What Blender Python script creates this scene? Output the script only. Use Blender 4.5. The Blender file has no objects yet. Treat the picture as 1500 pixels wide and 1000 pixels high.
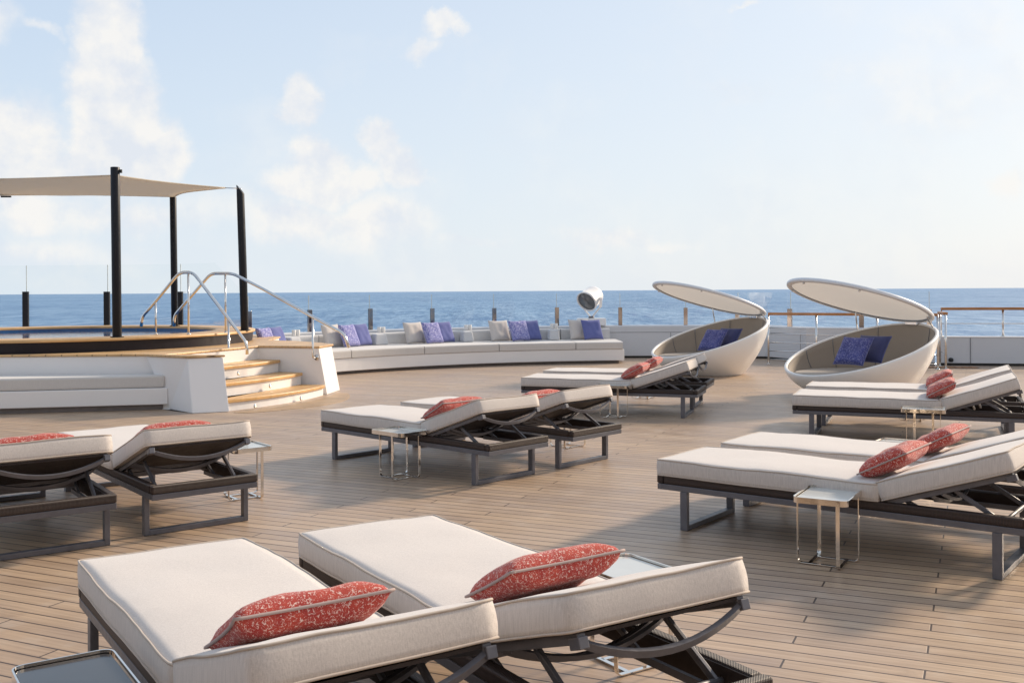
import bpy, math, random
from mathutils import Vector, Matrix, noise
random.seed(7)
R = math.radians
scene = bpy.context.scene
COL = scene.collection

# ------------------------------------------------------------------ camera
F, CX, HY, CAMZ, ROLL = 1490.0, 750.0, 425.3, 1.6, R(0.372)
cd = bpy.data.cameras.new('camera'); cam = bpy.data.objects.new('camera', cd); COL.objects.link(cam)
cam.location = (0, 0, CAMZ); cam.rotation_euler = (R(90), ROLL, 0)
cd.sensor_width = 36; cd.lens = F / 1500 * 36; cd.shift_y = -(500 - HY) / 1500
cd.clip_start = 0.05; cd.clip_end = 200000
scene.camera = cam

def ray(px, py):
    u, v = (px - CX) / F, -(py - HY) / F
    return Vector((u * math.cos(ROLL) + v * math.sin(ROLL), 1.0, -u * math.sin(ROLL) + v * math.cos(ROLL)))
def at_z(px, py, z=0.0):                 # measured point of the place at height z
    d = ray(px, py); t = (z - CAMZ) / d.z
    return Vector((d.x * t, t, z))
def at_y(px, py, Y):
    d = ray(px, py); return Vector((d.x * Y, Y, CAMZ + d.z * Y))
CC = Vector((2.6, 14.12))                # centre of the curved sofa and bow bulwark
def on_arc(px, rad):                     # plan point where the sight line px meets the circle of radius rad
    k = (px - CX) / F
    a = 1 + k * k; b = -2 * (k * CC.x + CC.y); c = CC.x ** 2 + CC.y ** 2 - rad * rad
    Y = (-b + math.sqrt(b * b - 4 * a * c)) / (2 * a)
    return Vector((k * Y, Y))
def ang(p): return math.atan2(p.y - CC.y, p.x - CC.x)
def pol(a, r): return Vector((CC.x + r * math.cos(a), CC.y + r * math.sin(a)))

# ------------------------------------------------------------------ materials
def new_mat(name):
    m = bpy.data.materials.new(name); m.use_nodes = True
    nt = m.node_tree; return m, nt, nt.nodes['Principled BSDF']
def N(nt, t, **kw):
    n = nt.nodes.new(t)
    for k, v in kw.items(): setattr(n, k, v)
    return n
def math_n(nt, op, a, b=None, c=None):
    n = N(nt, 'ShaderNodeMath', operation=op)
    for i, x in enumerate((a, b, c)):
        if x is None: continue
        if isinstance(x, (int, float)): n.inputs[i].default_value = x
        else: nt.links.new(x, n.inputs[i])
    return n.outputs[0]
def mixc(nt, f, a, b, mode='MIX'):
    n = N(nt, 'ShaderNodeMix', data_type='RGBA', blend_type=mode)
    for s, x in ((n.inputs[0], f), (n.inputs[6], a), (n.inputs[7], b)):
        if isinstance(x, (int, float)): s.default_value = x
        elif isinstance(x, tuple): s.default_value = x if len(x) == 4 else x + (1,)
        else: nt.links.new(x, s)
    return n.outputs[2]
def rng(nt, x, a, b, c=0.0, d=1.0, smooth=False):
    n = N(nt, 'ShaderNodeMapRange', interpolation_type='SMOOTHSTEP' if smooth else 'LINEAR')
    nt.links.new(x, n.inputs[0])
    for i, v in enumerate((a, b, c, d)): n.inputs[i + 1].default_value = v
    return n.outputs[0]
def noise_n(nt, vec, scale, detail=3, rough=.55, dist=0.0):
    n = N(nt, 'ShaderNodeTexNoise'); n.inputs['Scale'].default_value = scale
    n.inputs['Detail'].default_value = detail; n.inputs['Roughness'].default_value = rough
    n.inputs['Distortion'].default_value = dist
    if vec is not None: nt.links.new(vec, n.inputs['Vector'])
    return n.outputs['Fac']
def coord(nt, kind='Object', scale=None, rot=None):
    c = N(nt, 'ShaderNodeTexCoord').outputs[kind]
    if scale or rot:
        mp = N(nt, 'ShaderNodeMapping'); nt.links.new(c, mp.inputs[0])
        if scale: mp.inputs['Scale'].default_value = scale
        if rot: mp.inputs['Rotation'].default_value = rot
        c = mp.outputs[0]
    return c
def bump(nt, bsdf, h, strength=.3, dist=.01):
    b = N(nt, 'ShaderNodeBump'); b.inputs['Strength'].default_value = strength; b.inputs['Distance'].default_value = dist
    nt.links.new(h, b.inputs['Height']); nt.links.new(b.outputs[0], bsdf.inputs['Normal'])

def m_plain(name, col, rough=.5, metal=0.0, var=.12, scale=6, bs=0.0, bscale=80, coat=0.0, spec=None, rvar=.08):
    m, nt, b = new_mat(name)
    c = coord(nt)
    f = noise_n(nt, c, scale, 4)
    dark = tuple(x * (1 - var) for x in col); light = tuple(min(1, x * (1 + var)) for x in col)
    nt.links.new(mixc(nt, rng(nt, f, .3, .7), dark, light), b.inputs['Base Color'])
    nt.links.new(rng(nt, noise_n(nt, c, scale * 2.3, 3), .3, .7, rough - rvar, rough + rvar), b.inputs['Roughness'])
    b.inputs['Metallic'].default_value = metal
    if coat: b.inputs['Coat Weight'].default_value = coat
    if spec is not None: b.inputs['Specular IOR Level'].default_value = spec
    if bs: bump(nt, b, noise_n(nt, c, bscale, 3), bs, .003)
    return m
def m_fabric(name, col, var=.10, weave=900, streak=True, sheen=.25, rot=0):
    m, nt, b = new_mat(name)
    c = coord(nt)
    s1 = noise_n(nt, coord(nt, scale=(230, 230, 14)), 1.0, 3) if streak else noise_n(nt, c, 200, 2)
    s2 = noise_n(nt, coord(nt, scale=(420, 150, 420)), 1.0, 2)
    fine = math_n(nt, 'MULTIPLY_ADD', s2, .4, math_n(nt, 'MULTIPLY', s1, .6))
    big = noise_n(nt, c, 2.2, 4)
    v1 = mixc(nt, rng(nt, fine, .36, .64), tuple(x * (1 - var) for x in col), tuple(min(1, x * (1 + var)) for x in col))
    v2 = mixc(nt, rng(nt, big, .35, .7, 0, .18), v1, tuple(x * .86 for x in col))
    nt.links.new(v2, b.inputs['Base Color'])
    b.inputs['Roughness'].default_value = .92; b.inputs['Sheen Weight'].default_value = sheen
    b.inputs['Specular IOR Level'].default_value = .2
    h = math_n(nt, 'ADD', math_n(nt, 'MULTIPLY', fine, .22), noise_n(nt, c, 4, 2, .45, .4))
    bump(nt, b, h, .22, .008)
    return m
def m_speckle(name, base, dark, fleck, scale, thr=.57):       # printed crackle pattern of the scatter cushions
    m, nt, b = new_mat(name)
    c = coord(nt)
    wob = N(nt, 'ShaderNodeVectorMath', operation='ADD'); nt.links.new(c, wob.inputs[0])
    nz = N(nt, 'ShaderNodeTexNoise'); nz.inputs['Scale'].default_value = 14; nt.links.new(c, nz.inputs['Vector'])
    sc = N(nt, 'ShaderNodeVectorMath', operation='SCALE'); nt.links.new(nz.outputs['Color'], sc.inputs[0]); sc.inputs['Scale'].default_value = .05
    nt.links.new(sc.outputs[0], wob.inputs[1])
    v = N(nt, 'ShaderNodeTexVoronoi', feature='DISTANCE_TO_EDGE'); v.inputs['Scale'].default_value = scale
    nt.links.new(wob.outputs[0], v.inputs['Vector'])
    edge = rng(nt, v.outputs['Distance'], .05, .13, 1, 0)
    patchy = rng(nt, noise_n(nt, c, scale * .8, 5, .75), thr - .04, thr + .02)
    f = math_n(nt, 'MULTIPLY', edge, patchy)
    dots = rng(nt, noise_n(nt, c, scale * 3.2, 2, .5), .66, .70)
    f = math_n(nt, 'MAXIMUM', f, dots)
    ground = mixc(nt, rng(nt, noise_n(nt, c, 9, 4, .7), .35, .65), dark, base)
    nt.links.new(mixc(nt, f, ground, fleck), b.inputs['Base Color'])
    b.inputs['Roughness'].default_value = .9; b.inputs['Sheen Weight'].default_value = .2
    b.inputs['Specular IOR Level'].default_value = .2
    bump(nt, b, math_n(nt, 'ADD', noise_n(nt, c, 9, 3), math_n(nt, 'MULTIPLY', noise_n(nt, c, 300, 2), .1)), .35, .012)
    return m

# deck of laid teak: caulked planks, butts stepped on every third plank
def deck_mat():
    m, nt, b = new_mat('teak_deck')
    th = R(24.6); pw = .107; PL = 3.56
    c = N(nt, 'ShaderNodeTexCoord').outputs['Object']
    sp = N(nt, 'ShaderNodeSeparateXYZ'); nt.links.new(c, sp.inputs[0]); X, Y = sp.outputs[0], sp.outputs[1]
    s = math_n(nt, 'SUBTRACT', math_n(nt, 'MULTIPLY', X, math.cos(th)), math_n(nt, 'MULTIPLY', Y, math.sin(th)))
    q = math_n(nt, 'ADD', math_n(nt, 'MULTIPLY', X, math.sin(th)), math_n(nt, 'MULTIPLY', Y, math.cos(th)))
    qi = math_n(nt, 'ADD', math_n(nt, 'DIVIDE', q, pw), 300.1)
    idx = math_n(nt, 'FLOOR', qi); fr = math_n(nt, 'FRACT', qi)
    k = math_n(nt, 'MODULO', math_n(nt, 'ADD', idx, 1.0), 3.0)
    si = math_n(nt, 'ADD', math_n(nt, 'DIVIDE', math_n(nt, 'SUBTRACT', s, math_n(nt, 'ADD', math_n(nt, 'MULTIPLY', k, .56), -4.33)), PL), 40.0)
    sidx = math_n(nt, 'FLOOR', si); sf = math_n(nt, 'FRACT', si)
    ce = math_n(nt, 'ABSOLUTE', math_n(nt, 'SUBTRACT', fr, .5))
    line = rng(nt, ce, .447, .457)
    je = math_n(nt, 'ABSOLUTE', math_n(nt, 'SUBTRACT', sf, .5))
    joint = rng(nt, je, .5 - .0016, .5 - .0010)
    seam = math_n(nt, 'MAXIMUM', line, joint)
    cv = N(nt, 'ShaderNodeCombineXYZ'); nt.links.new(idx, cv.inputs[0]); nt.links.new(sidx, cv.inputs[1])
    wn = N(nt, 'ShaderNodeTexWhiteNoise', noise_dimensions='2D'); nt.links.new(cv.outputs[0], wn.inputs['Vector'])
    r1 = wn.outputs['Value']
    gv = N(nt, 'ShaderNodeCombineXYZ')
    nt.links.new(math_n(nt, 'MULTIPLY', s, 1.6), gv.inputs[0]); nt.links.new(math_n(nt, 'MULTIPLY', q, 55), gv.inputs[1])
    nt.links.new(math_n(nt, 'MULTIPLY', r1, 37.0), gv.inputs[2])
    grain = noise_n(nt, gv.outputs[0], 1.0, 5, .6)
    blot = noise_n(nt, c, .55, 5, .6); blot2 = noise_n(nt, c, 3.5, 4, .6)
    col = mixc(nt, rng(nt, blot, .38, .64), (.43, .325, .255), (.56, .392, .245))
    col = mixc(nt, r1, mixc(nt, .38, col, (.25, .19, .16)), mixc(nt, .38, col, (.58, .43, .29)))
    col = mixc(nt, rng(nt, grain, .40, .66, 0, .6), col, (.29, .20, .14))
    col = mixc(nt, rng(nt, blot2, .55, .75, 0, .35), col, (.52, .45, .38))
    stain = rng(nt, noise_n(nt, c, 1.7, 6, .7), .60, .72, 0, .40)
    col = mixc(nt, stain, col, (.24, .16, .11))
    col = mixc(nt, math_n(nt, 'MULTIPLY', seam, .93), col, (.045, .032, .028))
    nt.links.new(col, b.inputs['Base Color'])
    nt.links.new(rng(nt, blot2, .3, .7, .34, .52), b.inputs['Roughness'])
    b.inputs['Specular IOR Level'].default_value = .5
    h = math_n(nt, 'ADD', math_n(nt, 'MULTIPLY', seam, -1.0), math_n(nt, 'MULTIPLY', grain, .25))
    bump(nt, b, h, .35, .004)
    return m
def teak_mat(name, col=(.55, .33, .14), sc=(3, 3, 40), rough=.42, lines=False):
    m, nt, b = new_mat(name)
    g = noise_n(nt, coord(nt, scale=sc), 1.0, 5, .6)
    bl = noise_n(nt, coord(nt), 1.8, 3)
    c = mixc(nt, rng(nt, g, .35, .68), col, tuple(x * .68 for x in col))
    c = mixc(nt, rng(nt, bl, .35, .7, 0, .4), c, tuple(min(1, x * 1.25) for x in col))
    if lines:                                        # curved caulk lines following the tub
        mp = coord(nt); sp = N(nt, 'ShaderNodeSeparateXYZ'); nt.links.new(mp, sp.inputs[0])
        dx = math_n(nt, 'SUBTRACT', sp.outputs[0], lines[0]); dy = math_n(nt, 'SUBTRACT', sp.outputs[1], lines[1])
        rr = math_n(nt, 'SQRT', math_n(nt, 'ADD', math_n(nt, 'MULTIPLY', dx, dx), math_n(nt, 'MULTIPLY', dy, dy)))
        fr = math_n(nt, 'FRACT', math_n(nt, 'DIVIDE', rr, lines[2]))
        ln = rng(nt, fr, .05, .07, 1, 0)
        c = mixc(nt, math_n(nt, 'MULTIPLY', ln, .8), c, (.06, .04, .03))
    nt.links.new(c, b.inputs['Base Color']); b.inputs['Roughness'].default_value = rough
    bump(nt, b, g, .15, .002)
    return m
def wicker_mat():
    m, nt, b = new_mat('wicker')
    c = coord(nt); sp = N(nt, 'ShaderNodeSeparateXYZ'); nt.links.new(c, sp.inputs[0])
    w = math_n(nt, 'SINE', math_n(nt, 'MULTIPLY', math_n(nt, 'ADD', sp.outputs[0], sp.outputs[1]), 850.0))
    w2 = math_n(nt, 'SINE', math_n(nt, 'MULTIPLY', sp.outputs[2], 260.0))
    h = math_n(nt, 'ADD', w, math_n(nt, 'MULTIPLY', w2, .35))
    nt.links.new(mixc(nt, rng(nt, h, -1, 1), (.020, .012, .011), (.055, .035, .030)), b.inputs['Base Color'])
    b.inputs['Roughness'].default_value = .5
    bump(nt, b, h, .5, .003)
    return m
def glass_mat(name, tint, fres=.9, base=.02):
    m = bpy.data.materials.new(name); m.use_nodes = True; nt = m.node_tree
    for n in list(nt.nodes):
        if n.type != 'OUTPUT_MATERIAL': nt.nodes.remove(n)
    out = [n for n in nt.nodes if n.type == 'OUTPUT_MATERIAL'][0]
    tr = N(nt, 'ShaderNodeBsdfTransparent'); tr.inputs[0].default_value = tint + (1,)
    gl = N(nt, 'ShaderNodeBsdfGlossy'); gl.inputs['Roughness'].default_value = .02; gl.inputs[0].default_value = (1, 1, 1, 1)
    fr = N(nt, 'ShaderNodeFresnel'); fr.inputs[0].default_value = 1.45
    mx = N(nt, 'ShaderNodeMixShader')
    f = math_n(nt, 'MULTIPLY_ADD', fr.outputs[0], fres, base)
    # streaks of dried salt
    nt.links.new(f, mx.inputs[0]); nt.links.new(tr.outputs[0], mx.inputs[1]); nt.links.new(gl.outputs[0], mx.inputs[2])
    nt.links.new(mx.outputs[0], out.inputs[0])
    return m
def sea_mat():
    m, nt, b = new_mat('sea_water')
    a = noise_n(nt, coord(nt, scale=(.20, .030, 1)), 1.0, 4, .65)
    w = noise_n(nt, coord(nt, scale=(.06, .011, 1)), 1.0, 4, .65)
    u = noise_n(nt, coord(nt, scale=(.018, .0035, 1)), 1.0, 4, .65)
    sw = noise_n(nt, coord(nt, scale=(.0016, .0012, 1)), 1.0, 4, .6)
    rip = math_n(nt, 'ADD', math_n(nt, 'MULTIPLY', a, .40), math_n(nt, 'ADD', math_n(nt, 'MULTIPLY', w, .35), math_n(nt, 'MULTIPLY', u, .25)))
    col = mixc(nt, rng(nt, sw, .38, .62), (.11, .245, .45), (.18, .34, .54))
    col = mixc(nt, rng(nt, rip, .44, .58), mixc(nt, .5, col, (.04, .12, .28)), mixc(nt, .5, col, (.40, .54, .68)))  # sky-lit wave streaks and the dark gaps between them painted into the colour
    nt.links.new(col, b.inputs['Base Color'])
    b.inputs['Roughness'].default_value = .50; b.inputs['IOR'].default_value = 1.33
    b.inputs['Specular IOR Level'].default_value = .45
    fine = noise_n(nt, coord(nt, scale=(.30, .45, 1)), 1.0, 4, .6)
    h = math_n(nt, 'ADD', math_n(nt, 'MULTIPLY', rip, 5.0), math_n(nt, 'MULTIPLY', fine, 1.2))
    bump(nt, b, h, 1.0, 1.0)
    return m

M = {}
M['deck'] = deck_mat()
M['cushion'] = m_fabric('oatmeal_fabric', (.62, .572, .54), .13)
M['cushion_pipe'] = m_plain('piping_cord', (.52, .45, .39), .85, var=.08)
M['taupe'] = m_fabric('taupe_fabric', (.34, .295, .25), .08)
M['sofa_fab'] = m_fabric('pale_grey_fabric', (.64, .62, .60), .06)
M['sofa_back'] = m_fabric('back_grey_fabric', (.60, .60, .61), .06)
M['wicker'] = wicker_mat()
M['steel'] = m_plain('powder_coated_steel', (.135, .135, .155), .42, .25, .1, 12)
M['dark_sling'] = m_plain('dark_sling_mesh', (.028, .020, .020), .7, bs=.3, bscale=400)
M['rubber'] = m_plain('black_rubber', (.02, .02, .02), .7)
M['chrome'] = m_plain('polished_nickel', (.78, .73, .67), .09, 1.0, .05, 10, rvar=.04)
M['inox'] = m_plain('brushed_stainless', (.72, .71, .70), .16, 1.0, .05, 10, rvar=.05)
M['mirror_post'] = m_plain('polished_dark_post', (.34, .31, .30), .10, 1.0, .1, 3, rvar=.04)
M['tray'] = m_plain('tray_panel', (.56, .57, .55), .22, 0, .04, 5, coat=.3, rvar=.03)
M['tray_dark'] = m_plain('tray_weak_reflection', (.045, .05, .058), .16, 0, .04, 5, rvar=.03)  # dark copy of the tray: weaker reflection from steeper view put into the colour
M['white'] = m_plain('white_gelcoat', (.85, .84, .84), .34, 0, .012, 1.3, rvar=.01)
M['bulwark'] = m_plain('bulwark_paint', (.60, .62, .66), .38, 0, .012, 1.0, rvar=.01)
M['taupe_paint'] = m_plain('deckhouse_paint', (.62, .58, .53), .5, 0, .05, 1)
M['groove'] = m_plain('panel_seam', (.16, .17, .19), .6)
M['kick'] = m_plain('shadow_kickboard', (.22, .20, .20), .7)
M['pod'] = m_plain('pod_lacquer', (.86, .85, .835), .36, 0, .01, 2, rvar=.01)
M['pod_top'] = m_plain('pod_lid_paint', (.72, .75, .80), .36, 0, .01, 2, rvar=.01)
M['pod_under'] = None
M['post'] = m_plain('black_sail_post', (.008, .009, .014), .42, 0, .1, 4, spec=.3)
M['skirt'] = m_plain('dark_tub_skirt', (.014, .014, .022), .40, 0, .1, 3, spec=.3)
def sail_mat(c0=(.82, .76, .66), c1=(.74, .67, .57, 1), name='sail_canvas', mixf=.5):
    m = m_fabric(name, c0, .02); nt = m.node_tree; b = nt.nodes['Principled BSDF']
    out = [n for n in nt.nodes if n.type == 'OUTPUT_MATERIAL'][0]
    tl = N(nt, 'ShaderNodeBsdfTranslucent'); tl.inputs[0].default_value = c1
    mx = N(nt, 'ShaderNodeMixShader'); mx.inputs[0].default_value = mixf
    nt.links.new(b.outputs[0], mx.inputs[1]); nt.links.new(tl.outputs[0], mx.inputs[2]); nt.links.new(mx.outputs[0], out.inputs[0])
    return m
M['sail'] = sail_mat()
M['pod_under'] = sail_mat((.84, .81, .77), (.66, .63, .59, 1), 'pod_lid_translucent', .34)  # translucency invented for the lid so sunlight brightens its underside
M['teak'] = teak_mat('varnished_teak', (.66, .40, .17), (2, 14, 14))
M['teak_rail'] = teak_mat('teak_handrail', (.44, .19, .065), (2, 14, 14))
M['teak_plain'] = teak_mat('teak_margin', (.47, .32, .19), (3, 3, 10), .55, lines=(-7.8, 17.4, .052))
M['teak_top'] = teak_mat('teak_platform', (.68, .44, .22), (3, 3, 10), .45, lines=(-7.8, 17.4, .075))
M['blue_tile'] = m_plain('blue_pool_tile', (.02, .10, .28), .2, 0, .2, 25)
M['red'] = m_speckle('coral_print', (.50, .075, .05), (.35, .04, .036), (.80, .62, .56), 108, .55)
M['red_pipe'] = m_plain('grey_pink_cord', (.40, .31, .29), .8)
M['blue_print'] = m_speckle('indigo_print', (.14, .15, .44), (.085, .09, .33), (.50, .50, .72), 34, .44)
M['navy_print'] = m_speckle('navy_print', (.075, .085, .29), (.050, .058, .20), (.22, .23, .44), 34, .50)
M['blue'] = m_fabric('indigo_weave', (.12, .14, .35), .25)
M['navy'] = m_fabric('navy_weave', (.06, .07, .18), .25)
M['cream_pillow'] = m_fabric('stone_linen', (.60, .56, .53), .08)
M['porcelain'] = m_plain('white_porcelain', (.80, .79, .77), .25, 0, .03)
M['lens'] = m_plain('lamp_lens', (.16, .16, .165), .12, .3, .1, 20)
M['glass'] = glass_mat('windscreen_glass', (.982, .990, .990), .16, .008)
M['glass_edge'] = m_plain('glass_seam', (.62, .70, .72), .2)
M['sea'] = sea_mat()
def water_mat():
    m, nt, b = new_mat('pool_water')
    b.inputs['Base Color'].default_value = (.01, .09, .26, 1); b.inputs['Roughness'].default_value = .05; b.inputs['IOR'].default_value = 1.33
    bump(nt, b, noise_n(nt, coord(nt), 7, 3), .25, .02)
    return m
M['pool'] = water_mat()

# ------------------------------------------------------------------ mesh helpers
class MB:
    def __init__(s): s.v = []; s.f = []; s.sm = []
    def add(s, vs, fs, smooth=False):
        o = len(s.v); s.v += [Vector(v) for v in vs]
        for f in fs: s.f.append([i + o for i in f]); s.sm.append(smooth)
        return s
    def box(s, lo, hi, M_=None):
        x0, y0, z0 = lo; x1, y1, z1 = hi
        vs = [Vector(p) for p in ((x0,y0,z0),(x1,y0,z0),(x1,y1,z0),(x0,y1,z0),(x0,y0,z1),(x1,y0,z1),(x1,y1,z1),(x0,y1,z1))]
        if M_ is not None: vs = [M_ @ v for v in vs]
        return s.add(vs, [(0,3,2,1),(4,5,6,7),(0,1,5,4),(1,2,6,5),(2,3,7,6),(3,0,4,7)])
    def bar(s, p0, p1, w, h, up=(0, 0, 1)):            # rectangular bar, w sideways, h along up
        p0, p1 = Vector(p0), Vector(p1); d = (p1 - p0).normalized(); up = Vector(up)
        if abs(d.dot(up)) > .99: up = Vector((1, 0, 0))
        sd = d.cross(up).normalized(); u = sd.cross(d).normalized()
        vs = []
        for p in (p0, p1):
            for a, b in ((-1,-1),(1,-1),(1,1),(-1,1)): vs.append(p + sd * a * w / 2 + u * b * h / 2)
        return s.add(vs, [(3,2,1,0),(4,5,6,7),(0,1,5,4),(1,2,6,5),(2,3,7,6),(3,0,4,7)])
    def tube(s, pts, r, seg=10, closed=False, flat=None):
        pts = [Vector(p) for p in pts]; n = len(pts); rings = []
        prev = None
        for i, p in enumerate(pts):
            a = pts[(i - 1) % n] if closed or i > 0 else p
            b = pts[(i + 1) % n] if closed or i < n - 1 else p
            t = (b - a).normalized()
            if prev is None:
                ref = Vector((0, 0, 1)) if abs(t.z) < .9 else Vector((1, 0, 0))
                x = t.cross(ref).normalized()
            else:
                x = (prev - t * prev.dot(t)).normalized()
            prev = x; y = t.cross(x)
            rr = r[i] if isinstance(r, (list, tuple)) else r
            rings.append([p + (x * math.cos(2*math.pi*k/seg) + y * math.sin(2*math.pi*k/seg)) * rr for k in range(seg)])
        vs = [v for rg in rings for v in rg]; fs = []
        for i in range(n if closed else n - 1):
            j = (i + 1) % n
            for k in range(seg):
                l = (k + 1) % seg
                fs.append((i*seg+k, i*seg+l, j*seg+l, j*seg+k))
        if not closed:
            fs.append(tuple(range(seg - 1, -1, -1))); fs.append(tuple((n-1)*seg + k for k in range(seg)))
        return s.add(vs, fs, True)
    def prism(s, poly, z0, z1, poly1=None):            # plan polygon extruded; poly1 = top outline if battered
        n = len(poly); poly1 = poly1 or poly
        vs = [(p[0], p[1], z0) for p in poly] + [(p[0], p[1], z1) for p in poly1]
        fs = [tuple(range(n - 1, -1, -1)), tuple(range(n, 2 * n))]
        for i in range(n):
            j = (i + 1) % n; fs.append((i, j, n + j, n + i))
        return s.add(vs, fs)
    def lathe(s, prof, c=(0, 0, 0), seg=40, M_=None, caps=True):   # prof = [(r,z)...]
        vs = []
        for r, z in prof:
            for k in range(seg):
                a = 2 * math.pi * k / seg
                v = Vector((r * math.cos(a), r * math.sin(a), z))
                v = (M_ @ v) if M_ is not None else v
                vs.append(v + Vector(c))
        fs = []
        for i in range(len(prof) - 1):
            for k in range(seg):
                l = (k + 1) % seg; fs.append((i*seg+k, i*seg+l, (i+1)*seg+l, (i+1)*seg+k))
        if caps:
            fs.append(tuple(range(seg - 1, -1, -1))); m = len(prof) - 1
            fs.append(tuple(m*seg + k for k in range(seg)))
        return s.add(vs, fs, True)
    def ringsweep(s, path, prof, closed=False):        # plan path, profile [(offset outward, z)...]
        n = len(path); P = [Vector((p[0], p[1])) for p in path]; m = len(prof); vs = []
        for i in range(n):
            a = P[(i-1) % n] if closed or i else P[i]; b = P[(i+1) % n] if closed or i < n-1 else P[i]
            t = (b - a).normalized(); nr = Vector((t.y, -t.x))
            for o, z in prof: q = P[i] + nr * o; vs.append((q.x, q.y, z))
        fs = []
        for i in range(n if closed else n - 1):
            j = (i + 1) % n
            for k in range(m):
                l = (k + 1) % m; fs.append((i*m+k, j*m+k, j*m+l, i*m+l))
        if not closed:
            fs.append(tuple(range(m))); fs.append(tuple((n-1)*m + k for k in range(m-1, -1, -1)))
        return s.add(vs, fs)
    def build(s, name, mat, parent=None, bevel=0, smooth=None, seg=2, origin=None):
        me = bpy.data.meshes.new(name)
        vs = s.v if origin is None else [v - Vector(origin) for v in s.v]
        me.from_pydata([tuple(v) for v in vs], [], s.f)
        me.polygons.foreach_set('use_smooth', s.sm if smooth is None else [smooth] * len(s.f))
        me.materials.append(mat)
        import bmesh
        bm = bmesh.new(); bm.from_mesh(me); bmesh.ops.recalc_face_normals(bm, faces=bm.faces); bm.to_mesh(me); bm.free()
        o = bpy.data.objects.new(name, me); COL.objects.link(o)
        if origin is not None: o.location = origin
        if parent: o.parent = parent
        if bevel:
            b = o.modifiers.new('bevel', 'BEVEL'); b.width = bevel; b.segments = seg; b.limit_method = 'ANGLE'; b.angle_limit = R(40)
        return o
def empty(name, loc=(0, 0, 0), yaw=0, label=None, cat=None, group=None):
    o = bpy.data.objects.new(name, None); COL.objects.link(o); o.empty_display_size = .2
    o.location = loc; o.rotation_euler = (0, 0, yaw); tag(o, label, cat, group); return o
def tag(o, label=None, cat=None, group=None, kind=None):
    if label: o['label'] = label
    if cat: o['category'] = cat
    if group: o['group'] = group
    if kind: o['kind'] = kind
    return o
def copy_tree(o, parent=None):
    c = o.copy(); COL.objects.link(c); c.parent = parent
    for ch in [x for x in list(COL.objects) if x.parent == o]: copy_tree(ch, c)
    return c
def V2(p, z): return Vector((p[0], p[1], z))
def smooth_path(pts, rad=.06, n=5):                    # round the corners of a polyline
    pts = [Vector(p) for p in pts]; out = [pts[0]]
    for i in range(1, len(pts) - 1):
        a, b, c = pts[i-1], pts[i], pts[i+1]
        r = min(rad, (a-b).length*.45, (c-b).length*.45)
        p, q = b + (a-b).normalized()*r, b + (c-b).normalized()*r
        for k in range(n + 1):
            t = k / n; out.append(p*(1-t)**2 + b*2*t*(1-t) + q*t*t)
    out.append(pts[-1]); return out

# upholstered block with soft edges; piping loops returned
def soft_block(L, W, T, puff=.012, rad=.022, nx=34, ny=16, seed=0):
    """top+side+bottom as one skin, origin at lower corner"""
    mb = MB(); vs = []; fs = []
    def disp(x, y, z):
        n = noise.noise(Vector((x*2.6 + seed, y*2.6, z*3))) * .010 + noise.noise(Vector((x*8 + seed, y*8, z*5))) * .0026
        return n
    prof = [(0, 0), (.25, .02), (.7, .3), (1, 1)]
    # ring stack: bottom centre grid + side rings + top grid -> build as closed lattice box
    nz = 5
    idx = {}
    def put(i, j, k):
        key = (i, j, k)
        if key in idx: return idx[key]
        a, b, c = i/nx, j/ny, k/nz
        x, y, z = a*L, b*W, c*T
        # puff top
        e = (1 - (2*a-1)**6) * (1 - (2*b-1)**6)
        z += puff * e * (2*c - 1)
        # sides belly a little
        s = math.sin(math.pi * c) * .004
        if i == 0: x -= s
        if i == nx: x += s
        if j == 0: y -= s
        if j == ny: y += s
        # pull in the corners in plan
        cx = max(0, (abs(2*a-1) - .93) / .07); cy = max(0, (abs(2*b-1) - .88) / .12)
        if cx > 0 and cy > 0:
            x -= math.copysign(rad * .35 * cx * cy, 2*a-1); y -= math.copysign(rad * .35 * cx * cy, 2*b-1)
        d = disp(x, y, z)
        if k == nz: z += d
        elif k == 0: z += d * .3
        y += d * .5 if j in (0, ny) else 0
        x += d * .5 if i in (0, nx) else 0
        idx[key] = len(vs); vs.append(Vector((x, y, z))); return idx[key]
    for i in range(nx):
        for j in range(ny):
            fs.append((put(i,j,nz), put(i+1,j,nz), put(i+1,j+1,nz), put(i,j+1,nz)))
            fs.append((put(i,j,0), put(i,j+1,0), put(i+1,j+1,0), put(i+1,j,0)))
    for k in range(nz):
        for i in range(nx):
            fs.append((put(i,0,k), put(i+1,0,k), put(i+1,0,k+1), put(i,0,k+1)))
            fs.append((put(i,ny,k), put(i,ny,k+1), put(i+1,ny,k+1), put(i+1,ny,k)))
        for j in range(ny):
            fs.append((put(0,j,k), put(0,j,k+1), put(0,j+1,k+1), put(0,j+1,k)))
            fs.append((put(nx,j,k), put(nx,j+1,k), put(nx,j+1,k+1), put(nx,j,k+1)))
    mb.add(vs, fs, True)
    def loop(k):
        path = [(i, 0) for i in range(nx)] + [(nx, j) for j in range(ny)] + [(i, ny) for i in range(nx, 0, -1)] + [(0, j) for j in range(ny, 0, -1)]
        return [vs[idx[(i, j, k)]] for i, j in path]
    return mb, loop(nz), loop(0)
def xform(mb, T):
    mb.v = [T @ v for v in mb.v]; return mb

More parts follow.
